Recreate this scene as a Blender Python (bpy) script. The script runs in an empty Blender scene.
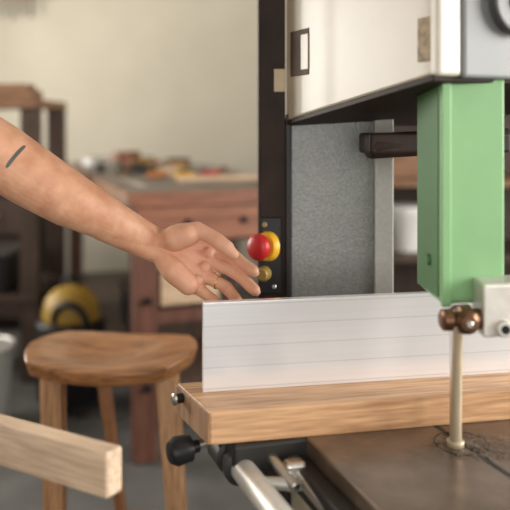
import bpy, bmesh, math, random
from mathutils import Vector, Matrix
random.seed(4)
S=bpy.context.scene
try:
    S.view_settings.view_transform='Standard'
except Exception: pass
COL=S.collection
# ---------------------------------------------------------------- materials
def newmat(name):
    m=bpy.data.materials.new(name); m.use_nodes=True
    nt=m.node_tree; b=nt.nodes['Principled BSDF']
    return m,nt,b
def c4(c): return (c[0],c[1],c[2],1)
def plain(name,col,rough=.5,metal=0,var=.12,scale=12,bump=0,bscale=150,stretch=(1,1,1),coat=0,spec=.5):
    m,nt,b=newmat(name); N=nt.nodes; L=nt.links
    tc=N.new('ShaderNodeTexCoord'); mp=N.new('ShaderNodeMapping'); mp.inputs['Scale'].default_value=stretch
    L.new(tc.outputs['Object'],mp.inputs['Vector'])
    nz=N.new('ShaderNodeTexNoise'); nz.inputs['Scale'].default_value=scale; nz.inputs['Detail'].default_value=5
    L.new(mp.outputs[0],nz.inputs['Vector'])
    r=N.new('ShaderNodeValToRGB')
    r.color_ramp.elements[0].position=.3; r.color_ramp.elements[1].position=.7
    r.color_ramp.elements[0].color=c4([x*(1-var) for x in col]); r.color_ramp.elements[1].color=c4([min(1,x*(1+var)) for x in col])
    L.new(nz.outputs['Fac'],r.inputs[0]); L.new(r.outputs[0],b.inputs['Base Color'])
    b.inputs['Roughness'].default_value=rough; b.inputs['Metallic'].default_value=metal
    b.inputs['Specular IOR Level'].default_value=spec
    if coat: b.inputs['Coat Weight'].default_value=coat
    if bump:
        n2=N.new('ShaderNodeTexNoise'); n2.inputs['Scale'].default_value=bscale; n2.inputs['Detail'].default_value=3
        L.new(mp.outputs[0],n2.inputs['Vector'])
        bp=N.new('ShaderNodeBump'); bp.inputs['Strength'].default_value=bump; bp.inputs['Distance'].default_value=.002
        L.new(n2.outputs['Fac'],bp.inputs['Height']); L.new(bp.outputs[0],b.inputs['Normal'])
    return m
def wood(name,c1,c2,axis=0,rough=.5,sc=14,rotz=0,coat=0):
    m,nt,b=newmat(name); N=nt.nodes; L=nt.links
    tc=N.new('ShaderNodeTexCoord'); mp=N.new('ShaderNodeMapping')
    s=[sc]*3; s[axis]=sc*.07
    mr=N.new('ShaderNodeMapping'); mr.inputs['Rotation'].default_value=(0,0,-rotz)
    mp.inputs['Scale'].default_value=s
    L.new(tc.outputs['Object'],mr.inputs['Vector']); L.new(mr.outputs[0],mp.inputs['Vector'])
    nz=N.new('ShaderNodeTexNoise'); nz.inputs['Scale'].default_value=2.6; nz.inputs['Detail'].default_value=6; nz.inputs['Distortion'].default_value=1.4
    n2=N.new('ShaderNodeTexNoise'); n2.inputs['Scale'].default_value=16; n2.inputs['Detail'].default_value=5
    L.new(mp.outputs[0],nz.inputs['Vector']); L.new(mp.outputs[0],n2.inputs['Vector'])
    mx=N.new('ShaderNodeMath'); mx.operation='MULTIPLY_ADD'; mx.inputs[1].default_value=.5
    L.new(n2.outputs['Fac'],mx.inputs[0]); 
    m2=N.new('ShaderNodeMath'); m2.operation='MULTIPLY'; m2.inputs[1].default_value=.5
    L.new(nz.outputs['Fac'],m2.inputs[0]); L.new(m2.outputs[0],mx.inputs[2])
    r=N.new('ShaderNodeValToRGB'); r.color_ramp.elements[0].position=.40; r.color_ramp.elements[1].position=.60
    r.color_ramp.elements[0].color=c4([x*.86 for x in c1]); r.color_ramp.elements[1].color=c4([min(1,x*1.05) for x in c2])
    L.new(mx.outputs[0],r.inputs[0]); L.new(r.outputs[0],b.inputs['Base Color'])
    bp=N.new('ShaderNodeBump'); bp.inputs['Strength'].default_value=.3; bp.inputs['Distance'].default_value=.001
    L.new(n2.outputs['Fac'],bp.inputs['Height']); L.new(bp.outputs[0],b.inputs['Normal'])
    b.inputs['Roughness'].default_value=rough
    if coat: b.inputs['Coat Weight'].default_value=coat; b.inputs['Coat Roughness'].default_value=.25
    return m
M={}
M['wall']=plain('plaster_wall',(.59,.545,.45),.9,var=.04,scale=3,bump=.2,bscale=60)
M['ceil']=plain('ceiling_paint',(.5,.47,.42),.9,var=.03)
M['floor']=plain('concrete_floor',(.10,.096,.09),.75,var=.25,scale=5,bump=.2,bscale=40)
M['trim']=plain('painted_trim',(.55,.52,.46),.6,var=.05)
M['gray']=plain('hammered_gray_paint',(.19,.195,.192),.36,metal=.4,var=.16,scale=220,bump=.5,bscale=260)
M['grayl']=plain('light_gray_paint',(.33,.325,.305),.45,metal=.2,var=.08,scale=120)
M['beige']=plain('beige_machine_paint',(.37,.32,.24),.40,var=.06,scale=6,coat=.15)
M['beigel']=plain('pale_machine_paint',(.64,.61,.54),.4,var=.05,scale=9)
M['gray2']=plain('gray_machine_front',(.21,.22,.225),.45,var=.08,scale=8)
M['grayd']=plain('dark_gray_knob',(.05,.052,.055),.45,var=.08,scale=8)
M['dark']=plain('dark_brown_paint',(.024,.013,.009),.55,var=.3,scale=20,spec=.2)
M['slot']=plain('slot_shadow_paint',(.07,.045,.03),.6,var=.2,scale=20,spec=.2)
M['black']=plain('black_plastic',(.010,.010,.011),.4,var=.2,spec=.3)
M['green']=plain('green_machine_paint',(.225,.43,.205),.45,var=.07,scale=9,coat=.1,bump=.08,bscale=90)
M['greend']=plain('green_paint_shaded',(.065,.17,.06),.5,var=.1,scale=9)  # darker green carries the shade of the post's unlit left side
M['steel']=plain('brushed_steel',(.62,.60,.57),.28,metal=1,var=.1,scale=30)
M['steelw']=plain('satin_steel',(.66,.64,.60),.45,metal=.5,var=.1,scale=40)
M['bronze']=plain('bronze_knob',(.16,.085,.05),.32,metal=.85,var=.3,scale=60)
M['rod']=plain('pale_rod',(.52,.43,.31),.4,metal=.45,var=.15,scale=50,stretch=(1,1,.2))
M['table']=plain('cast_iron_table',(.17,.125,.092),.28,metal=.5,var=.35,scale=14,bump=.15,bscale=120)
M['tabedge']=plain('cast_iron_edge',(.03,.028,.026),.5,metal=.4,var=.25)
M['red']=plain('red_plastic',(.45,.012,.016),.4,var=.08)
M['yellow']=plain('yellow_plastic',(.68,.37,.02),.4,var=.08)
M['yellowd']=plain('aged_yellow_plastic',(.36,.22,.03),.5,var=.2)
M['olive']=plain('olive_plastic',(.30,.20,.05),.4,var=.1)
M['tag']=plain('brown_tag',(.27,.19,.10),.6,var=.5,scale=70)
M['label']=plain('cream_label',(.52,.42,.29),.7,var=.1)
M['ply']=wood('pale_wood',(.58,.41,.28),(.72,.55,.40),0,.6,12,-.48)
M['plyb']=wood('pale_drawer_wood',(.50,.34,.21),(.62,.45,.30),0,.55,12,.17)
M['plyend']=wood('board_end_grain',(.27,.145,.075),(.38,.22,.125),2,.6,18)
M['board']=wood('light_hardwood',(.44,.235,.115),(.62,.37,.20),0,.48,11,.19,coat=.12)
M['stool']=wood('oiled_stool_wood',(.27,.105,.035),(.47,.215,.08),0,.3,10,.1,coat=.4)
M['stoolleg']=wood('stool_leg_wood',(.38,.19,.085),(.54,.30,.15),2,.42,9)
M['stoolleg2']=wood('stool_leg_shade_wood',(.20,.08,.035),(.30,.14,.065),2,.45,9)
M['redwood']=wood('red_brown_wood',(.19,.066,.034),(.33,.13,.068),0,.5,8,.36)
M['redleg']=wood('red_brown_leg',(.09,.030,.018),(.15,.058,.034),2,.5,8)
M['benchtop']=plain('worn_bench_top',(.13,.095,.078),.4,var=.4,scale=7)
M['shelfwood']=wood('shelf_wood',(.18,.085,.042),(.29,.155,.085),0,.6,8)
M['shelfdark']=wood('dark_shelf_wood',(.045,.025,.017),(.085,.05,.034),2,.6,8)
M['white']=plain('white_plastic',(.75,.75,.73),.4,var=.04)
M['orange']=plain('orange_plastic',(.55,.20,.05),.45)
M['dust']=plain('sawdust',(.17,.13,.10),.95,var=.4,scale=160,bump=.6,bscale=400)
M['shirt']=plain('linen_shirt',(.55,.50,.42),.85,var=.08,scale=60)
M['jean']=plain('denim',(.05,.07,.12),.85,var=.2,scale=80)
M['hair']=plain('brown_hair',(.05,.028,.016),.5,var=.4,scale=40,stretch=(1,1,.15))
M['nail']=plain('fingernail',(.72,.46,.38),.3,var=.04)
M['gold']=plain('gold_ring',(.75,.50,.20),.25,metal=1,var=.05)
M['eye']=plain('eye_white',(.8,.8,.78),.2,var=.02); M['iris']=plain('iris',(.06,.03,.015),.2)
M['lip']=plain('lips',(.45,.16,.13),.5)
def panelmat():
    m,nt,b=newmat('satin_aluminium_panel'); N=nt.nodes; L=nt.links
    tc=N.new('ShaderNodeTexCoord'); sp=N.new('ShaderNodeSeparateXYZ'); L.new(tc.outputs['Object'],sp.inputs[0])
    a=N.new('ShaderNodeMath'); a.operation='MULTIPLY'; a.inputs[1].default_value=31; L.new(sp.outputs['Z'],a.inputs[0])
    f=N.new('ShaderNodeMath'); f.operation='FRACT'; L.new(a.outputs[0],f.inputs[0])
    r=N.new('ShaderNodeValToRGB'); e=r.color_ramp.elements
    e[0].position=0; e[0].color=(.66,.66,.68,1); e[1].position=.07; e[1].color=(.90,.90,.94,1)
    L.new(f.outputs[0],r.inputs[0])
    mp=N.new('ShaderNodeMapping'); mp.inputs['Scale'].default_value=(3,3,260); L.new(tc.outputs['Object'],mp.inputs['Vector'])
    nz=N.new('ShaderNodeTexNoise'); nz.inputs['Scale'].default_value=1; nz.inputs['Detail'].default_value=4; L.new(mp.outputs[0],nz.inputs['Vector'])
    mm=N.new('ShaderNodeMix'); mm.data_type='RGBA'; mm.blend_type='MULTIPLY'; mm.inputs[0].default_value=.10
    L.new(r.outputs[0],mm.inputs[6]); L.new(nz.outputs['Fac'],mm.inputs[7]); L.new(mm.outputs[2],b.inputs['Base Color'])
    bp=N.new('ShaderNodeBump'); bp.inputs['Strength'].default_value=.1; bp.inputs['Distance'].default_value=.0006
    L.new(nz.outputs['Fac'],bp.inputs['Height']); L.new(bp.outputs[0],b.inputs['Normal'])
    b.inputs['Roughness'].default_value=.2; b.inputs['Metallic'].default_value=.4
    return m
M['panel']=panelmat()
def skinmat():
    m,nt,b=newmat('skin'); N=nt.nodes; L=nt.links
    tc=N.new('ShaderNodeTexCoord')
    nz=N.new('ShaderNodeTexNoise'); nz.inputs['Scale'].default_value=34; nz.inputs['Detail'].default_value=6
    L.new(tc.outputs['Object'],nz.inputs['Vector'])
    r=N.new('ShaderNodeValToRGB'); r.color_ramp.elements[0].position=.32; r.color_ramp.elements[1].position=.7
    r.color_ramp.elements[0].color=(.54,.255,.15,1); r.color_ramp.elements[1].color=(.69,.385,.245,1)
    L.new(nz.outputs['Fac'],r.inputs[0])
    sx=N.new('ShaderNodeSeparateXYZ'); L.new(tc.outputs['Object'],sx.inputs[0])
    mr=N.new('ShaderNodeMapRange'); mr.inputs[1].default_value=-.20; mr.inputs[2].default_value=-.11; mr.inputs[3].default_value=0; mr.inputs[4].default_value=.5; L.new(sx.outputs['X'],mr.inputs[0])
    pm=N.new('ShaderNodeMix'); pm.data_type='RGBA'; L.new(mr.outputs[0],pm.inputs[0]); L.new(r.outputs[0],pm.inputs[6]); pm.inputs[7].default_value=(.74,.39,.28,1)
    out=pm.outputs[2]
    sub=N.new('ShaderNodeVectorMath'); sub.operation='SUBTRACT'; sub.inputs[1].default_value=(-.366,1.072,1.202)
    L.new(tc.outputs['Object'],sub.inputs[0])
    def dot(v):
        d=N.new('ShaderNodeVectorMath'); d.operation='DOT_PRODUCT'; d.inputs[1].default_value=v; L.new(sub.outputs[0],d.inputs[0])
        p=N.new('ShaderNodeMath'); p.operation='POWER'; p.inputs[1].default_value=4
        ab=N.new('ShaderNodeMath'); ab.operation='ABSOLUTE'; L.new(d.outputs['Value'],ab.inputs[0]); L.new(ab.outputs[0],p.inputs[0]); return p
    a=dot((.55/.020,0,.835/.020)); c=dot((.835/.0030,0,-.55/.0030)); e=dot((0,1/.04,0))
    s1=N.new('ShaderNodeMath'); L.new(a.outputs[0],s1.inputs[0]); L.new(c.outputs[0],s1.inputs[1])
    s2=N.new('ShaderNodeMath'); L.new(s1.outputs[0],s2.inputs[0]); L.new(e.outputs[0],s2.inputs[1])
    lt=N.new('ShaderNodeMath'); lt.operation='LESS_THAN'; lt.inputs[1].default_value=1; L.new(s2.outputs[0],lt.inputs[0])
    mx=N.new('ShaderNodeMix'); mx.data_type='RGBA'; L.new(lt.outputs[0],mx.inputs[0]); L.new(out,mx.inputs[6]); mx.inputs[7].default_value=(.08,.085,.08,1)
    L.new(mx.outputs[2],b.inputs['Base Color'])
    b.inputs['Roughness'].default_value=.5
    b.inputs['Subsurface Weight'].default_value=.06; b.inputs['Subsurface Radius'].default_value=(.01,.004,.002); b.inputs['Subsurface Scale'].default_value=.3
    n2=N.new('ShaderNodeTexNoise'); n2.inputs['Scale'].default_value=150; n2.inputs['Detail'].default_value=4; L.new(tc.outputs['Object'],n2.inputs['Vector'])
    bp=N.new('ShaderNodeBump'); bp.inputs['Strength'].default_value=.45; bp.inputs['Distance'].default_value=.0012
    L.new(n2.outputs['Fac'],bp.inputs['Height']); L.new(bp.outputs[0],b.inputs['Normal'])
    return m
M['skin']=skinmat()
# ---------------------------------------------------------------- helpers
def grp(name,loc):
    e=bpy.data.objects.new(name,None); e.location=loc; e.empty_display_size=.05; COL.objects.link(e); return e
def fin(bm,name,mat,parent=None,smooth=False,bevel=0):
    bmesh.ops.recalc_face_normals(bm,faces=bm.faces[:])
    me=bpy.data.meshes.new(name); bm.to_mesh(me); bm.free()
    o=bpy.data.objects.new(name,me); COL.objects.link(o); me.materials.append(M[mat] if isinstance(mat,str) else mat)
    if smooth:
        for p in me.polygons: p.use_smooth=True
    if bevel:
        b=o.modifiers.new('bevel','BEVEL'); b.width=bevel; b.segments=3; b.limit_method='ANGLE'; b.angle_limit=math.radians(40)
    if parent is not None:
        o.parent=parent; o.matrix_parent_inverse=Matrix.Translation(-Vector(parent.location))
    return o
def box(name,lo,hi,mat,parent=None,bevel=.003,F=None):
    bm=bmesh.new(); vs=[bm.verts.new((x,y,z)) for x in(lo[0],hi[0]) for y in(lo[1],hi[1]) for z in(lo[2],hi[2])]
    for f in((0,1,3,2),(4,6,7,5),(0,4,5,1),(2,3,7,6),(0,2,6,4),(1,5,7,3)): bm.faces.new([vs[i] for i in f])
    if F is not None: bm.transform(F)
    return fin(bm,name,mat,parent,bevel=bevel)
def prism(name,poly,z0,z1,mat,parent=None,bevel=.003):
    n=len(poly); bm=bmesh.new()
    a=[bm.verts.new((p[0],p[1],(z0[i] if isinstance(z0,(list,tuple)) else z0))) for i,p in enumerate(poly)]
    b=[bm.verts.new((p[0],p[1],(z1[i] if isinstance(z1,(list,tuple)) else z1))) for i,p in enumerate(poly)]
    bm.faces.new(a); bm.faces.new(b)
    for i in range(n): bm.faces.new((a[i],a[(i+1)%n],b[(i+1)%n],b[i]))
    return fin(bm,name,mat,parent,bevel=bevel)
def loft(name,p0,p1,prof,mat,parent=None,seg=28,smooth=True):
    p0=Vector(p0);p1=Vector(p1); d=(p1-p0).normalized(); q=Vector((0,0,1)).rotation_difference(d).to_matrix()
    bm=bmesh.new(); rings=[]
    for t,r in prof:
        rings.append([bm.verts.new(p0+q@Vector((r*math.cos(2*math.pi*i/seg),r*math.sin(2*math.pi*i/seg),t))) for i in range(seg)])
    for a,b in zip(rings,rings[1:]):
        for i in range(seg): bm.faces.new((a[i],a[(i+1)%seg],b[(i+1)%seg],b[i]))
    bm.faces.new(rings[0]); bm.faces.new(rings[-1])
    o=fin(bm,name,mat,parent,smooth=smooth)
    if smooth:
        e=o.modifiers.new('es','EDGE_SPLIT'); e.split_angle=math.radians(40)
    return o
def cyl(name,p0,p1,r,mat,parent=None,r1=None,c=.0015):
    L=(Vector(p1)-Vector(p0)).length; r1=r if r1 is None else r1; c=min(c,r*.3,L*.3)
    return loft(name,p0,p1,[(0,r-c),(c,r),(L-c,r1),(L,r1-c)],mat,parent)
def torus(name,c,axis,R,r,mat,parent=None):
    q=Vector((0,0,1)).rotation_difference(Vector(axis).normalized()).to_matrix(); bm=bmesh.new(); A=36;B=12; g=[]
    for i in range(A):
        a=2*math.pi*i/A
        g.append([bm.verts.new(Vector(c)+q@Vector(((R+r*math.cos(2*math.pi*j/B))*math.cos(a),(R+r*math.cos(2*math.pi*j/B))*math.sin(a),r*math.sin(2*math.pi*j/B)))) for j in range(B)])
    for i in range(A):
        for j in range(B): bm.faces.new((g[i][j],g[(i+1)%A][j],g[(i+1)%A][(j+1)%B],g[i][(j+1)%B]))
    return fin(bm,name,mat,parent,smooth=True)
def capsule(bm,p0,p1,r0,r1):
    p0=Vector(p0);p1=Vector(p1); d=p1-p0
    for p,r in((p0,r0),(p1,r1)): bmesh.ops.create_icosphere(bm,subdivisions=3,radius=r,matrix=Matrix.Translation(p))
    if d.length>1e-5:
        q=Vector((0,0,1)).rotation_difference(d.normalized()).to_matrix().to_4x4()
        bmesh.ops.create_cone(bm,cap_ends=True,segments=32,radius1=r0,radius2=r1,depth=d.length,matrix=Matrix.Translation((p0+p1)/2)@q)
def chain(bm,pts):
    for a,b in zip(pts,pts[1:]): capsule(bm,a[0],b[0],a[1],b[1])
def ell(bm,c,s,rot=None,sub=3):
    m=Matrix.Translation(c)@(rot if rot else Matrix.Identity(4))@Matrix.Diagonal((s[0],s[1],s[2],1))
    bmesh.ops.create_icosphere(bm,subdivisions=sub,radius=1,matrix=m)
def organic(bm,name,mat,parent,vox,it=6,fac=.5):
    o=fin(bm,name,mat,parent,smooth=True)
    r=o.modifiers.new('remesh','REMESH'); r.mode='VOXEL'; r.voxel_size=vox; r.use_smooth_shade=True
    s=o.modifiers.new('smooth','SMOOTH'); s.factor=fac; s.iterations=it
    return o
# ---------------------------------------------------------------- room
RX0,RX1,RY0,RY1,RZ=-2.7,2.7,-2.6,5.6,2.9
box('floor',(RX0-.2,RY0-.2,-.1),(RX1+.2,RY1+.2,0),'floor',bevel=0)
box('ceiling',(RX0-.2,RY0-.2,RZ),(RX1+.2,RY1+.2,RZ+.1),'ceil',bevel=0)
box('wall_back',(RX0-.2,RY1,0),(RX1+.2,RY1+.15,RZ),'wall',bevel=0)
def wallhole(name,axis,pos,th,a0,a1,h0,h1,z0,z1):
    bm=bmesh.new()
    def b(lo,hi):
        vs=[bm.verts.new((x,y,z)) for x in(lo[0],hi[0]) for y in(lo[1],hi[1]) for z in(lo[2],hi[2])]
        for f in((0,1,3,2),(4,6,7,5),(0,4,5,1),(2,3,7,6),(0,2,6,4),(1,5,7,3)): bm.faces.new([vs[i] for i in f])
    for (s,e,zz0,zz1) in((a0,h0,0,RZ),(h1,a1,0,RZ),(h0,h1,0,z0),(h0,h1,z1,RZ)):
        if e-s<1e-4 or zz1-zz0<1e-4: continue
        if axis=='x': b((pos,s,zz0),(pos+th,e,zz1))
        else: b((s,pos,zz0),(e,pos+th,zz1))
    return fin(bm,name,'wall')
wallhole('wall_left','x',RX0-.15,.15,RY0,RY1,2.4,4.6,.9,2.4)
wallhole('wall_right','x',RX1,.15,RY0,RY1,-1.2,2.2,.9,2.5)
wallhole('wall_front','y',RY0-.15,.15,RX0,RX1,-2.0,2.0,0,2.5)
box('baseboard_back',(RX0,RY1-.02,0),(RX1,RY1,.1),'trim')
def window(name,x,y0,y1,z0,z1):
    g=grp(name,(x,(y0+y1)/2,z0))
    for i in range(4):
        y=y0+(y1-y0-.05)*i/3; box('mullion_%d'%i,(x-.02,y,z0),(x+.02,y+.05,z1),'trim',g)
    box('rail_bottom',(x-.04,y0,z0),(x+.04,y1,z0+.05),'trim',g); box('rail_top',(x-.02,y0,z1-.05),(x+.02,y1,z1),'trim',g)
window('added_window_1',RX0-.07,2.4,4.6,.9,2.4); window('window_2',RX1+.07,-1.2,2.2,.9,2.5)  # left window is unseen, added to light the background
# ---------------------------------------------------------------- bandsaw
saw=grp('bandsaw',(.2,1.4,0))
A=Vector((.244,.95)); B=Vector((.057,1.35)); P=Vector((.906,.423)); U=(B-A).normalized()
def xy(v): return (v.x,v.y)
D_=A+P*.42; C_=B+P*.42
prism('column',[(.067,1.352),(.261,1.352),(.261,1.57),(.067,1.57)],.0,1.88,'gray',saw,.004)
prism('column_flange',[(.226,1.342),(.263,1.342),(.263,1.56),(.226,1.56)],.0,1.3,'grayl',saw,.003)
prism('column_side_frame',[(.006,1.345),(.067,1.345),(.067,1.575),(.006,1.575)],.0,1.9,'dark',saw,.005)
prism('frame_lip',[(.058,1.336),(.067,1.336),(.067,1.36),(.058,1.36)],.6,1.27,'black',saw,.002)
prism('upper_wheel_housing',[xy(A),xy(B),xy(C_),xy(D_)],[1.317,1.256,1.256,1.317],1.92,'beige',saw,.006)
def off(p,u,v): q=p+U*u+P*v; return (q.x,q.y)
prism('housing_bottom_hem',[off(A,.004,-.003),off(B,-.004,-.003),off(B,-.004,.41),off(A,.004,.41)],[1.309,1.248,1.248,1.309],[1.3185,1.2575,1.2575,1.3185],'dark',saw,.002)
prism('housing_corner_trim',[off(A,-.008,-.004),off(A,.012,-.004),off(A,.012,.036),off(A,-.008,.036)],1.316,1.92,'beigel',saw,.006)
prism('housing_front_door',[off(A,-.010,.038),off(A,.002,.038),off(A,.002,.42),off(A,-.010,.42)],1.314,1.90,'gray2',saw,.005)
L_=.4416
def sidepatch(name,t0,t1,z0,z1,out,mat,bev=.002):
    a=A+U*(t0*L_); b=A+U*(t1*L_)
    q=[xy(a-P*out),xy(b-P*out),xy(b+P*.003),xy(a+P*.003)]
    return prism(name,q,z0,z1,mat,saw,bev)
sidepatch('latch_slot',.79,.945,1.340,1.424,.0014,'slot',.0008); sidepatch('latch_plate',.79,.85,1.350,1.414,.0022,'beige',.0008)
sidepatch('maker_tag',.015,.09,1.337,1.398,.0015,'tag',.0008)
sidepatch('side_edge_trim',.985,1.0,1.262,1.9,.002,'beigel',.001)
prism('side_label',[(.036,1.342),(.057,1.342),(.057,1.347),(.036,1.347)],1.313,1.356,'label',saw,.001)
kc=A+P*.128-U*.012
torus('tension_wheel_rim',(kc.x,kc.y-.012,1.42),(U.x,U.y,0),.042,.005,'grayd',saw)
cyl('tension_wheel_hub',(kc.x,kc.y-.018,1.42),(kc.x-U.x*-.02,kc.y+.01,1.42),.014,'grayd',saw)
cyl('tension_wheel_disc',(kc.x,kc.y-.012,1.42),(kc.x+U.x*.012,kc.y-.012+U.y*.012,1.42),.041,'gray2',saw)
prism('switch_plate',[(.010,1.338),(.050,1.338),(.050,1.346),(.010,1.346)],.93,1.075,'black',saw,.003)
bc=Vector((.024,1.338,1.021)); bd=Vector((-.70,-.71,.05)).normalized()
loft('stop_button_collar',bc-bd*.004,bc+bd*.02,[(0,.028),(.010,.028),(.014,.025),(.014,.02)],'yellow',saw)
loft('stop_button',bc+bd*.008,bc+bd*.05,[(0,.015),(.006,.016),(.008,.022),(.017,.0255),(.024,.024),(.029,.018),(.031,.006)],'red',saw)
loft('start_button',(.018,1.338,.970),(.012,1.32,.970),[(0,.014),(.008,.014),(.010,.011),(.016,.0105),(.018,.009)],'olive',saw)
cyl('panel_screw',(.018,1.339,1.062),(.018,1.334,1.062),.005,'tag',saw)
cyl('panel_screw_2',(.036,1.339,.945),(.036,1.334,.945),.004,'steel',saw)
loft('lower_guard_arm',(.192,1.22,1.213),(.46,1.30,1.225),[(0,.014),(.003,.020),(.010,.022),(.27,.022),(.28,.02)],'dark',saw)
prism('guard_arm_plate',[(.195,1.20),(.46,1.27),(.44,1.34),(.185,1.27)],1.200,1.236,'dark',saw,.006)
prism('guide_post',[(.2595,.985),(.353,1.0),(.336,1.10),(.250,1.085)],[1.0,1.0,1.0,1.005],1.316,'green',saw,.004)
prism('guide_post_side_shade',[(.2565,.995),(.2600,.995),(.2515,1.082),(.2475,1.082)],1.008,1.312,'greend',saw,.001)  # thin sheet over the side face, its dark green stands in for shade
prism('guide_post_front_flange',[(.2585,.978),(.272,.980),(.272,.99),(.2585,.988)],.998,1.316,'green',saw,.002)
cyl('post_bolt',(.258,1.03,1.055),(.248,1.029,1.055),.008,'greend',saw)
prism('guide_block',[(.305,.945),(.42,.965),(.42,1.02),(.305,1.0)],.965,1.037,'steelw',saw,.004)
cyl('guide_block_bolt',(.334,.955,.978),(.333,.940,.978),.011,'steelw',saw)
cyl('guide_block_socket',(.3330,.942,.978),(.333,.938,.978),.006,'black',saw)
loft('guide_thumb_knob',(.250,.955,.987),(.315,.963,.987),[(0,.010),(.003,.014),(.014,.015),(.017,.010),(.022,.010),(.025,.019),(.040,.020),(.044,.014),(.062,.014)],'bronze',saw)
loft('knob_boss',(.283,.99,.987),(.283,.935,.987),[(0,.012),(.03,.012),(.034,.016),(.048,.016),(.054,.010)],'bronze',saw)
cyl('knob_boss_pin',(.283,.937,.987),(.283,.930,.987),.005,'steel',saw)
cyl('blade_guide_rod',(.289,1.022,.786),(.287,1.0,.99),.0088,'rod',saw,r1=.0065)
cyl('rod_collar',(.289,1.022,.786),(.289,1.021,.796),.0125,'rod',saw)
box('blade',(.292,1.048,.70),(.2932,1.064,1.32),'steel',saw,0)
T0=Vector((.236,.62)); T1=Vector((.022,1.195)); tp=Vector((.937,.349))
T2=T1+tp*.58; T3=T0+tp*.58
prism('table',[xy(T0),xy(T1),xy(T2),xy(T3)],.748,.787,'table',saw,.004)
tu=(T1-T0).normalized()
def tq(p,u,v): q=p+tu*u+tp*v; return (q.x,q.y)
prism('table_edge_rail',[tq(T0,.0,-.028),tq(T0,.52,-.028),tq(T0,.52,-.001),tq(T0,.0,-.001)],.722,.762,'tabedge',saw,.004)
prism('table_slot',[tq(T0,.0,.20),tq(T0,.61,.20),tq(T0,.61,.208),tq(T0,.0,.208)],.7865,.7875,'tabedge',saw,0)
cyl('table_insert',(.30,1.03,.785),(.30,1.03,.7875),.038,'table',saw)
torus('table_insert_seam',(.30,1.03,.7873),(0,0,1),.0385,.0007,'tabedge',saw)
prism('table_trunnion',[(.15,.95),(.45,1.05),(.42,1.2),(.12,1.1)],.66,.75,'tabedge',saw,.01)
prism('lower_wheel_housing',[(.20,1.10),(.067,1.36),(.45,1.54),(.60,1.28)],.08,.67,'beige',saw,.01)
prism('machine_base',[(.16,1.06),(-.02,1.40),(.47,1.62),(.65,1.26)],0,.09,'dark',saw,.01)
def flakes(name,c,rx,ry,n,mat):
    bm=bmesh.new()
    for i in range(n):
        a=random.random()*6.283; rr=random.random()**.8; s=random.uniform(.001,.0032)
        m=Matrix.Translation((c[0]+rx*rr*math.cos(a),c[1]+ry*rr*math.sin(a),c[2]+.0008))@Matrix.Rotation(random.random()*6,4,'Z')@Matrix.Rotation(random.uniform(-.5,.5),4,'X')@Matrix.Diagonal((s,s*.5,.0007,1))
        bmesh.ops.create_cube(bm,size=1,matrix=m)
    return fin(bm,name,mat)
flakes('sawdust_pile',(.315,1.020,.788),.065,.045,800,'dust')
# ---------------------------------------------------------------- fence
fence=grp('saw_fence',(.1,1.1,.79))
prism('wooden_base',[(-.065,1.023),(.56,1.143),(.535,1.275),(-.126,1.142)],.7865,.834,'board',fence,.003)
prism('base_end_block',[(-.068,1.0235),(-.065,1.0245),(-.1255,1.1415),(-.1285,1.1405)],.7875,.833,'plyend',fence,.001)
dirp=Vector((.503,.088)).normalized(); pl=Vector((-.081,1.100)); pn=Vector((-dirp.y,dirp.x))
pr=pl+dirp*.56
prism('white_panel',[xy(pl),xy(pr),xy(pr+pn*.014),xy(pl+pn*.014)],.834,.9735,'panel',fence,.0012)
cyl('end_bolt',(-.112,1.112,.822),(-.124,1.106,.822),.0075,'black',fence)
loft('end_bolt_cap',(-.124,1.106,.822),(-.130,1.103,.822),[(0,.009),(.004,.009),(.006,.006)],'steel',fence)
loft('clamp_knob',(-.085,1.06,.770),(-.128,1.035,.770),[(0,.009),(.012,.010),(.014,.019),(.036,.021),(.046,.015),(.048,.006)],'black',fence)
cyl('clamp_screw',(-.09,1.062,.770),(-.03,1.09,.775),.007,'steel',fence)
cyl('guide_rail',(-.045,1.10,.748),(.075,.80,.748),.0175,'steelw',fence)
loft('rail_collar',(-.052,1.118,.748),(-.018,1.033,.748),[(0,.020),(.004,.026),(.05,.026),(.053,.019),(.072,.021),(.075,.026),(.088,.026),(.091,.02)],'tabedge',fence)
prism('rail_bracket',[(-.03,1.02),(.10,1.055),(.09,1.10),(-.045,1.06)],.742,.7865,'tabedge',fence,.005)
cyl('lock_lever_shaft',(.02,1.045,.765),(.058,.985,.745),.008,'steel',fence)
loft('lock_lever',(.010,1.0,.745),(.07,1.0,.742),[(0,.004),(.004,.008),(.04,.0095),(.056,.008),(.06,.004)],'steelw',fence)
cyl('side_rail',(.05,1.06,.752),(.105,.93,.740),.014,'steel',fence)
prism('rail_end_clamp',[(.045,1.0),(.075,1.007),(.068,1.03),(.038,1.023)],.728,.770,'steel',fence,.006)
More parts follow.
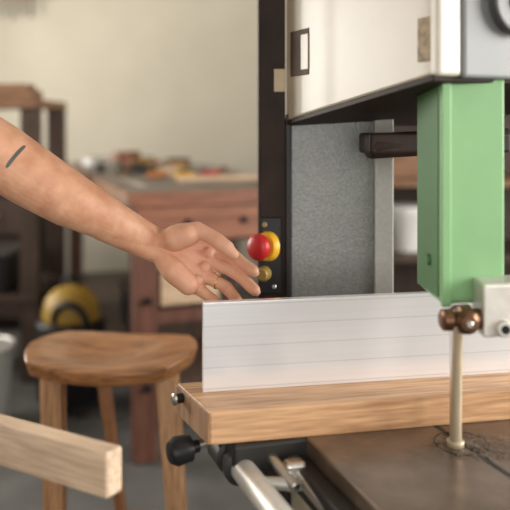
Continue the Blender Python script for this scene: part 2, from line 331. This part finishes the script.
# ---------------------------------------------------------------- stool
st=grp('wooden_stool',(-.353,1.75,0))
def seat():
    bm=bmesh.new(); nx,ny=34,26; W,Dp=.204,.160; top={};bot={}
    q=Matrix.Rotation(math.radians(-7),3,'Z')
    def shp(u,v): return u*math.sqrt(1-v*v/2*.68), v*math.sqrt(1-u*u/2*.68)
    for i in range(nx+1):
        for j in range(ny+1):
            u=-1+2*i/nx; v=-1+2*j/ny; x,y=shp(u,v)
            r=min(1,(abs(u)**6+abs(v)**6))
            z=.700-.030*math.exp(-((x)**2*3.2+(y)**2*3))+.018*x*x-.012*r
            wx=q@Vector((x*W*(1+.05*(1-abs(v))),y*Dp,0))
            top[i,j]=bm.verts.new((-.353+wx.x,1.755+wx.y,z))
            bot[i,j]=bm.verts.new((-.353+wx.x*.95,1.755+wx.y*.95,.656+.012*x*x))
    for i in range(nx):
        for j in range(ny):
            bm.faces.new((top[i,j],top[i+1,j],top[i+1,j+1],top[i,j+1])); bm.faces.new((bot[i,j],bot[i,j+1],bot[i+1,j+1],bot[i+1,j]))
    for i in range(nx):
        for j in(0,ny): bm.faces.new((top[i,j],top[i+1,j],bot[i+1,j],bot[i,j]))
    for j in range(ny):
        for i in(0,nx): bm.faces.new((top[i,j],top[i,j+1],bot[i,j+1],bot[i,j]))
    o=fin(bm,'seat','stool',st,smooth=True); b=o.modifiers.new('b','BEVEL'); b.width=.007; b.segments=3; b.limit_method='ANGLE'; b.angle_limit=math.radians(35)
seat()
def leg(name,top,bot,s0,s1,mat):
    bm=bmesh.new(); a=[];b=[]
    for dx,dy in((-1,-1),(1,-1),(1,1),(-1,1)):
        a.append(bm.verts.new((top[0]+dx*s0,top[1]+dy*s0,top[2]))); b.append(bm.verts.new((bot[0]+dx*s1,bot[1]+dy*s1,bot[2])))
    bm.faces.new(a); bm.faces.new(b)
    for i in range(4): bm.faces.new((a[i],a[(i+1)%4],b[(i+1)%4],b[i]))
    return fin(bm,name,mat,st,bevel=.006)
leg('leg_1',(-.205,1.655,.668),(-.150,1.60,0),.026,.018,'stoolleg')
leg('leg_2',(-.475,1.665,.664),(-.445,1.60,0),.026,.019,'stoolleg')
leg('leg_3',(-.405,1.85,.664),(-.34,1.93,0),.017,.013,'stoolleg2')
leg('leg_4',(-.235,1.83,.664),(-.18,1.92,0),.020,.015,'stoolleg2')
cyl('stretcher_front',(-.46,1.615,.16),(-.165,1.615,.16),.011,'stoolleg',st)
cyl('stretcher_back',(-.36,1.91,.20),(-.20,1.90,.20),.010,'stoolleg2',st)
cyl('stretcher_right',(-.165,1.62,.20),(-.20,1.90,.20),.010,'stoolleg',st)
cyl('stretcher_left',(-.455,1.62,.20),(-.36,1.91,.20),.010,'stoolleg',st)
# ---------------------------------------------------------------- foreground plank on a trestle
prism('wooden_plank',[(-.186,.888),(-.170,.910),(-2.02,1.895),(-2.035,1.868)],.780,.838,'ply',None,.003)
pd=Vector((-.886,.463)); pp=Vector((.463,.886)); sc=Vector((-1.25,1.468))
sh=grp('trestle_stand',(sc.x,sc.y,0))
def sq(a,b): q=sc+pp*a+pd*b; return (q.x,q.y)
prism('top_beam',[sq(-.2,-.04),sq(.2,-.04),sq(.2,.04),sq(-.2,.04)],.73,.779,'shelfwood',sh)
for i,(a,b) in enumerate(((-.15,-1),(.15,-1),(.15,1),(-.15,1))):
    t=sq(a,b*.04); g=sq(a*1.25,b*.17); cyl('leg_%d'%(i+1),(g[0],g[1],0),(t[0],t[1],.745),.018,'shelfwood',sh)
# ---------------------------------------------------------------- workbench
F=Matrix.Translation((-.44,2.60,0))@Matrix.Rotation(math.radians(20.7),4,'Z')
wb=grp('workbench',(-.4,3.6,0))
box('top',(-.02,-.02,.958),(.72,2.33,1.0),'benchtop',wb,.004,F)
box('front_edge',(-.025,-.035,.95),(.725,-.018,1.003),'redwood',wb,.003,F)
box('side_edge',(-.035,-.035,.955),(-.018,2.33,1.003),'shelfwood',wb,.003,F)
box('front_apron',(.0,-.012,.815),(.70,.02,.957),'redwood',wb,.004,F)
box('side_apron',(-.004,.02,.84),(.02,2.3,.957),'shelfdark',wb,.004,F)
box('side_apron_2',(.68,.02,.84),(.705,2.3,.957),'shelfdark',wb,.004,F)
for i,(x,y) in enumerate(((0,0),(.61,0),(0,2.2),(.61,2.2))):
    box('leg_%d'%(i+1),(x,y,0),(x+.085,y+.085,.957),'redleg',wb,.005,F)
for i,(x,z) in enumerate(((.20,.885),(.42,.885),(.045,.60),(.045,.28),(.6,.885))):
    p=F@Vector((x,-.025,z)); q=F@Vector((x,.01,z)); cyl('bolt_%d'%(i+1),q,p,.014,'black',wb)
box('lower_shelf',(.02,.05,.24),(.68,2.2,.27),'shelfdark',wb,.003,F)
box('drawer_runner',(.085,.03,.80),(.60,.6,.82),'shelfdark',wb,.002,F)
box('drawer_box',(.10,.02,.57),(.33,.55,.70),'plyb',wb,.004,F)
box('drawer_side',(.33,.02,.55),(.35,.55,.82),'shelfdark',wb,.003,F)
box('drawer_back',(.085,.55,.27),(.60,.57,.82),'shelfdark',wb,.003,F)
box('cross_rail',(.085,.03,.50),(.61,.06,.55),'redleg',wb,.003,F)
def onb(x,y): return F@Vector((x,y,1.0))
pk=grp('offcut_board',onb(.45,.5)); box('board',(.28,.42,1.0005),(.70,.50,1.022),'plyb',pk,.002,F)
hp=grp('hand_plane',onb(.25,1.1))
box('body',(.12,1.05,1.0005),(.36,1.11,1.03),'tabedge',hp,.004,F); box('tote',(.15,1.065,1.03),(.19,1.095,1.09),'redwood',hp,.01,F); box('front_knob',(.31,1.065,1.03),(.34,1.095,1.065),'redwood',hp,.01,F)
dr=grp('power_drill',onb(.3,1.7))
q=F@Vector((.2,1.65,1.06)); r_=F@Vector((.36,1.75,1.06)); cyl('drill_body',q,r_,.03,'redwood',dr)
box('grip',(.24,1.66,1.0005),(.29,1.72,1.05),'black',dr,.008,F)
cl=grp('bar_clamp',onb(.1,1.3)); box('bar',(.05,1.28,1.0005),(.5,1.30,1.012),'steel',cl,.001,F); box('jaw',(.05,1.24,1.0005),(.08,1.36,1.04),'black',cl,.004,F); box('handle',(.47,1.25,1.0005),(.53,1.33,1.035),'yellow',cl,.008,F)
sq1=grp('steel_ruler',onb(.2,.4)); box('blade',(.06,.25,1.0005),(.10,.75,1.003),'steel',sq1,0,F)
gb=grp('masking_tape_roll',onb(.06,1.9)); a=F@Vector((.10,1.85,1.0005)); loft('roll',a,a+Vector((0,0,.05)),[(0,.052),(.003,.055),(.045,.055),(.048,.052)],'white',gb)
torus('core',a+Vector((0,0,.049)),(0,0,1),.036,.004,'tag',gb)
for k,(x,y,c,s) in enumerate(((.42,1.9,'yellow',.045),(.55,1.5,'redwood',.06),(.2,2.1,'white',.05),(.5,2.1,'orange',.04),(.35,.95,'plyb',.045),(.30,1.45,'black',.04),(.62,1.2,'grayl',.04),(.12,.9,'tag',.03),(.55,.75,'black',.035))):
    g=grp('small_parts_box' if k==0 else 'small_parts_box.%03d'%k,onb(x,y)); box('tray',(x-s,y-s*.8,1.0005),(x+s,y+s*.8,1.0+s*.7),c,g,.004,F); box('lid',(x-s*1.05,y-s*.85,1.0+s*.7),(x+s*1.05,y+s*.85,1.0+s*.85),'dark' if k%2 else 'label',g,.003,F)
for k,(x,y,a,c) in enumerate(((.2,.72,.5,'orange'),(.45,.68,-.3,'red'),(.3,.62,.2,'yellow'),(.6,.95,.9,'redwood'),(.42,1.2,-.5,'plyb'))):
    g=grp('screwdriver' if k==0 else 'screwdriver.%03d'%k,onb(x,y)); p0=F@Vector((x,y,1.0165)); dd=Vector((math.cos(a),math.sin(a),0))
    loft('handle',p0,p0+dd*.1,[(0,.009),(.006,.015),(.05,.013),(.085,.016),(.1,.008)],c,g); cyl('shank',p0+dd*.09,p0+dd*.2-Vector((0,0,.008)),.0035,'steel',g)
tb=grp('toolbox',F@Vector((.3,.9,.27))); box('case',(.12,.75,.2705),(.52,1.0,.44),'black',tb,.01,F); box('lid',(.11,.74,.44),(.53,1.01,.47),'dark',tb,.008,F)
cyl('handle',F@Vector((.2,.87,.50)),F@Vector((.44,.87,.50)),.010,'steel',tb); box('handle_post_1',(.2,.86,.465),(.215,.88,.505),'steel',tb,.002,F); box('handle_post_2',(.425,.86,.465),(.44,.88,.505),'steel',tb,.002,F)
vx,vy=-.81,3.12
vc=grp('shop_vacuum',(vx,vy,0))
loft('drum',(vx,vy,.05),(vx,vy,.4),[(0,.13),(.02,.145),(.34,.15),(.35,.14)],'black',vc)
loft('motor_head',(vx,vy,.40),(vx,vy,.7),[(0,.12),(.02,.125),(.09,.11),(.13,.07),(.145,.03)],'yellowd',vc)
torus('top_handle',(vx,vy,.545),(0,1,0),.035,.010,'black',vc)
for k in range(4):
    a=k*math.pi/2+.7; loft('caster_%d'%k,(vx+.11*math.cos(a)-.015,vy+.11*math.sin(a),.03),(vx+.11*math.cos(a)+.015,vy+.11*math.sin(a),.03),[(0,.024),(.006,.03),(.024,.03),(.03,.024)],'dark',vc)
torus('hose',(vx+.03,vy-.13,.42),(.3,1,.2),.075,.016,'black',vc)
rk=grp('lumber_rack',(-1.5,3.6,0))
for i,(x,y) in enumerate(((-1.135,3.42),(-1.135,3.86),(-2.1,3.42),(-2.1,3.86))): box('post_%d'%(i+1),(x,y,0),(x+.09,y+.06,1.34),'shelfdark',rk,.004)
box('top_shelf',(-2.15,3.38,1.335),(-1.05,3.95,1.375),'shelfwood',rk,.004)
box('lumber_1',(-2.1,3.40,1.376),(-1.07,3.55,1.41),'shelfwood',rk,.003); box('lumber_2',(-2.1,3.57,1.376),(-1.12,3.74,1.43),'shelfwood',rk,.003); box('lumber_3',(-2.1,3.42,1.411),(-1.10,3.56,1.45),'shelfwood',rk,.003)
box('mid_shelf',(-2.12,3.37,.985),(-.98,3.66,1.03),'shelfwood',rk,.004)
box('mid_lumber',(-2.1,3.39,1.031),(-1.02,3.52,1.07),'redwood',rk,.003)
box('low_shelf',(-2.12,3.40,.40),(-1.05,3.92,.43),'shelfdark',rk,.004)
box('shelf_bin',(-1.6,3.42,.431),(-1.2,3.8,.62),'black',rk,.01)
bk=grp('gray_bucket',(-1.16,2.95,0)); loft('pail',(-1.16,2.95,.0),(-1.16,2.95,.4),[(0,.12),(.01,.125),(.30,.15),(.31,.156),(.325,.156)],'grayl',bk); torus('rim',(-1.16,2.95,.325),(0,0,1),.153,.006,'steel',bk)
cb=grp('tool_cabinet',(-1.8,4.5,0)); box('case',(-2.1,4.3,.02),(-1.35,4.8,.85),'dark',cb,.01)
for i in range(3): box('drawer_%d'%i,(-2.06,4.28,.08+.25*i),(-1.39,4.302,.30+.25*i),'shelfdark',cb,.006); cyl('pull_%d'%i,(-1.9,4.26,.2+.25*i),(-1.55,4.26,.2+.25*i),.008,'steel',cb)
hk=grp('tool_hook_rail',(-1.85,5.58,2.3)); box('rail',(-2.1,5.57,2.27),(-1.55,5.599,2.34),'shelfwood',hk)
for i in range(5):
    x=-2.02+.07*i; cyl('hook_%d'%i,(x,5.575,2.3),(x,5.50,2.3),.006,'steel',hk); cyl('chisel_handle_%d'%i,(x,5.51,2.295),(x,5.51,2.22),.014,'shelfwood',hk); cyl('chisel_blade_%d'%i,(x,5.51,2.22),(x,5.51,2.11-.02*(i%3)),.009,'tabedge',hk)
ss=grp('storage_shelf',(.85,3.3,0))
for i,(x,y) in enumerate(((.52,3.1),(.52,3.5),(1.4,3.1),(1.4,3.5))): box('upright_%d'%(i+1),(x,y,0),(x+.05,y+.05,1.9),'shelfdark',ss,.003)
for i,z in enumerate((.3,.65,.98,1.38,1.8)): box('shelf_%d'%(i+1),(.51,3.08,z),(1.46,3.57,z+.03),'shelfdark' if i!=2 else 'shelfwood',ss,.003)
box('back_panel',(.52,3.55,.05),(1.45,3.57,1.88),'shelfdark',ss,.002)
box('carton',(.62,3.2,1.0105),(.9,3.44,1.20),'shelfwood',ss,.004)
pb=grp('plastic_tub',(.7,3.25,.68)); loft('tub',(.70,3.25,.6805),(.70,3.25,.9),[(0,.085),(.16,.10),(.17,.105),(.2,.10),(.205,.05)],'white',pb)
jb=grp('paint_can',(.95,3.25,.68)); loft('can',(.95,3.25,.6805),(.95,3.25,.9),[(0,.08),(.17,.08),(.172,.084),(.18,.084),(.182,.075)],'grayl',jb)
# ---------------------------------------------------------------- person
per=grp('woodworker',(-.68,.86,0))
W=Vector((-.1637,1.22,1.0415))
def h(x,y,z): return W+Vector((x,y,z))*.001
bm=bmesh.new()
sh_=Vector((-.60,1.04,1.335))
armc=[(sh_,.056),(Vector((-.50,1.08,1.270)),.0535),(Vector((-.403,1.12,1.201)),.0515),(Vector((-.355,1.128,1.167)),.0490),(Vector((-.300,1.143,1.130)),.0445),(Vector((-.243,1.170,1.094)),.0355),(Vector((-.203,1.195,1.067)),.0275),(W+Vector((-.012,-.004,.006)),.0215)]
chain(bm,armc)
capsule(bm,(-.243,1.168,1.100),h(-6,2,11),.030,.0190)
capsule(bm,(-.247,1.168,1.088),h(-8,-4,-9),.030,.0190)
mcp=[(h(86,14,-4),.0135),(h(84,5,-27),.0135),(h(76,-6,-49),.0130),(h(64,-17,-67),.0115)]
root=[h(8,6,12),h(6,3,4),h(4,-2,-6),h(2,-6,-14)]
for (p,r),q in zip(mcp,root): capsule(bm,q,p,.0170,r+.0010)
for i in range(3): capsule(bm,mcp[i][0],mcp[i+1][0],mcp[i][1]-.0005,mcp[i+1][1]-.0005)
capsule(bm,h(42,10,0),h(38,2,-32),.014,.014)
chain(bm,[(h(8,-4,9),.0170),(h(28,-16,16),.0225),(h(50,-19,22),.0200)])       # thenar
chain(bm,[(h(4,-9,-15),.0170),(h(26,-24,-38),.0205),(h(52,-30,-60),.0175)])    # hypothenar
for p,r in ((h(84,-1,-12),.0112),(h(78,-10,-35),.0112),(h(68,-20,-55),.0105)): bmesh.ops.create_icosphere(bm,subdivisions=3,radius=r,matrix=Matrix.Translation(p))
fing={
 'thumb':[(h(34,-8,22),.0180),(h(66,-16,29),.0150),(h(84,-22,23),.0122),(h(100,-28,14),.0130),(h(116,-33,3),.0122),(h(128,-36,-8),.0088)],
 'index':[(h(86,14,-4),.0132),(h(106,8,-11),.0118),(h(116,5,-14),.0106),(h(128,1,-18),.0114),(h(140,-10,-25),.0097),(h(151,-20,-32),.0102),(h(161,-33,-36),.0094),(h(163,-37,-36),.0074)],
 'middle':[(h(84,5,-27),.0132),(h(107,-2,-35),.0118),(h(118,-5,-39),.0107),(h(130,-9,-44),.0115),(h(143,-21,-52),.0098),(h(154,-32,-60),.0104),(h(163,-46,-65),.0095),(h(165,-50,-65),.0075)],
 'ring':[(h(76,-6,-49),.0128),(h(96,-14,-57),.0113),(h(105,-17,-61),.0103),(h(116,-22,-67),.0109),(h(125,-36,-74),.0094),(h(132,-48,-80),.0098),(h(136,-61,-82),.0090),(h(136,-65,-81),.0072)],
 'pinky':[(h(64,-17,-67),.0114),(h(79,-25,-76),.0098),(h(86,-28,-80),.0090),(h(94,-33,-85),.0094),(h(100,-45,-90),.0081),(h(104,-55,-93),.0085),(h(105,-65,-92),.0077),(h(105,-68,-91),.0062)]}
for k,c in fing.items(): chain(bm,c)
organic(bm,'left_arm_and_hand','skin',per,.0016,3,.5)
nrm=Vector((.5,.6,-.62)).normalized()
for k,c in fing.items():
    p=c[-2][0]; d=(c[-1][0]-c[-3][0]).normalized(); n=(nrm-d*nrm.dot(d)).normalized()
    if k=='thumb':
        u=Vector((.35,.25,.9)); n=(u-d*u.dot(d)).normalized()
    s=d.cross(n); R=Matrix((d,s,n)).transposed().to_4x4(); r=c[-2][1]
    bm=bmesh.new(); ell(bm,p+n*r*.86,(.0072,.0060,.0016),R); fin(bm,'nail_'+k,'nail',per,smooth=True)
a,b=fing['ring'][0][0],fing['ring'][2][0]; torus('finger_ring',a.lerp(b,.85),b-a,.0112,.0013,'gold',per)
bx_,by_=-.70,.86
shR=Vector((-.72,.67,1.37))
bm=bmesh.new()
ell(bm,(bx_,by_,1.24),(.115,.165,.17)); ell(bm,(bx_,by_,1.08),(.10,.135,.16)); ell(bm,(bx_-.005,by_,.95),(.115,.16,.10))
capsule(bm,(bx_,by_,1.38),(sh_+Vector((-.02,-.02,.01))),.065,.066); capsule(bm,(bx_,by_,1.38),shR,.065,.064)
capsule(bm,sh_,Vector((-.535,1.066,1.292)),.068,.064); capsule(bm,shR,shR+Vector((.0,-.03,-.15)),.064,.060)
organic(bm,'shirt','shirt',per,.007,8,.5)
bm=bmesh.new()
chain(bm,[(shR,.050),(shR+Vector((0,-.05,-.28)),.040),(shR+Vector((.06,-.06,-.50)),.026)])
hr=shR+Vector((.07,-.06,-.54)); ell(bm,hr+Vector((0,0,-.02)),(.038,.016,.045))
for i,(dx,l) in enumerate(((-.028,.06),(-.010,.072),(.010,.078),(.028,.070))):
    chain(bm,[(hr+Vector((dx,0,-.05)),.0095),(hr+Vector((dx*1.1,.006,-.05-l*.55)),.0085),(hr+Vector((dx*1.1,.02,-.05-l)),.007)])
chain(bm,[(hr+Vector((.02,.01,.0)),.013),(hr+Vector((.048,.02,-.03)),.011),(hr+Vector((.058,.028,-.065)),.009)])
organic(bm,'right_arm_and_hand','skin',per,.003,5,.5)
hc=Vector((bx_+.03,by_+.01,1.585))
bm=bmesh.new()
chain(bm,[((bx_,by_,1.38),.062),((bx_+.012,by_+.005,1.47),.052),((hc+Vector((-.01,0,-.04))),.055)])
ell(bm,hc+Vector((-.01,0,.03)),(.092,.074,.090)); ell(bm,hc+Vector((.022,0,-.035)),(.062,.056,.072)); capsule(bm,hc+Vector((.072,0,.012)),hc+Vector((.094,0,-.022)),.008,.013)
ell(bm,hc+Vector((.066,0,-.088)),(.020,.022,.016)); ell(bm,hc+Vector((.066,0,-.058)),(.018,.024,.012))
for s in(-1,1):
    ell(bm,hc+Vector((-.008,s*.074,-.002)),(.018,.008,.030)); ell(bm,hc+Vector((.058,s*.036,-.012)),(.02,.02,.02)); ell(bm,hc+Vector((.070,s*.03,.034)),(.012,.022,.007))
organic(bm,'head','skin',per,.004,5,.5)
for s in(-1,1):
    bm=bmesh.new(); ell(bm,hc+Vector((.068,s*.031,.014)),(.0125,.0135,.010)); fin(bm,'eye_%s'%('l' if s>0 else 'r'),'eye',per,smooth=True)
    bm=bmesh.new(); ell(bm,hc+Vector((.0795,s*.031,.013)),(.003,.0055,.0055)); fin(bm,'iris_%s'%('l' if s>0 else 'r'),'iris',per,smooth=True)
bm=bmesh.new(); ell(bm,hc+Vector((.083,0,-.056)),(.006,.022,.004)); ell(bm,hc+Vector((.081,0,-.064)),(.007,.018,.0045)); fin(bm,'mouth','lip',per,smooth=True)
bm=bmesh.new(); ell(bm,hc+Vector((-.026,0,.046)),(.096,.084,.088)); ell(bm,hc+Vector((-.07,0,-.01)),(.05,.07,.07)); ell(bm,hc+Vector((-.115,0,.03)),(.04,.04,.04)); organic(bm,'hair','hair',per,.006,4,.5)
bm=bmesh.new()
ell(bm,(bx_-.005,by_,.93),(.118,.165,.10))
for s in(-1,1):
    chain(bm,[((bx_,by_+s*.085,.88),.085),((bx_+.01,by_+s*.095,.50),.060),((bx_-.01,by_+s*.10,.10),.050)])
organic(bm,'trousers','jean',per,.008,8,.5)
for s in(-1,1):
    bm=bmesh.new(); chain(bm,[((bx_-.04,by_+s*.10,.045),.045),((bx_+.06,by_+s*.105,.042),.042),((bx_+.15,by_+s*.11,.034),.034)]); capsule(bm,(bx_-.015,by_+s*.10,.05),(bx_-.012,by_+s*.10,.12),.048,.05)
    organic(bm,'shoe_%s'%('l' if s>0 else 'r'),'dark',per,.005,3,.5)
# ---------------------------------------------------------------- light
w=bpy.data.worlds.new('w'); S.world=w; w.use_nodes=True
bg=w.node_tree.nodes['Background']; sky=w.node_tree.nodes.new('ShaderNodeTexSky'); sky.sky_type='NISHITA'
sky.sun_disc=False; sky.sun_elevation=math.radians(42); sky.sun_rotation=math.radians(200)
mixn=w.node_tree.nodes.new('ShaderNodeMix'); mixn.data_type='RGBA'; mixn.inputs[0].default_value=.8; mixn.inputs[7].default_value=(4,3.85,3.6,1)
w.node_tree.links.new(sky.outputs[0],mixn.inputs[6]); w.node_tree.links.new(mixn.outputs[2],bg.inputs[0]); bg.inputs[1].default_value=.12
def area(name,loc,rot,sx,sy,pw,col):
    l=bpy.data.lights.new(name,'AREA'); l.shape='RECTANGLE'; l.size=sx; l.size_y=sy; l.energy=pw; l.color=col
    o=bpy.data.objects.new(name,l); o.location=loc; o.rotation_euler=rot; COL.objects.link(o); return o
area('daylight_door',(0,-3.0,1.5),(math.radians(90),0,0),3.8,2.4,72,(1,.96,.90))
area('daylight_window_right',(3.1,.5,1.75),(math.radians(90),0,math.radians(90)),3.2,1.6,200,(1,.97,.92))
area('background_fill_left',(-3.1,3.5,1.7),(math.radians(90),0,math.radians(-90)),2.1,1.5,150,(1,.96,.89))  # added fill lamp outside the unseen left window, brightens the background
# ---------------------------------------------------------------- camera
cam=bpy.data.cameras.new('camera'); co=bpy.data.objects.new('camera',cam); COL.objects.link(co); S.camera=co
co.location=(0,0,1.25); co.rotation_euler=(math.radians(90),0,0)
cam.lens=50; cam.sensor_width=36; cam.shift_y=-.255; cam.clip_start=.02
cam.dof.use_dof=True; cam.dof.focus_distance=1.18; cam.dof.aperture_fstop=2.1
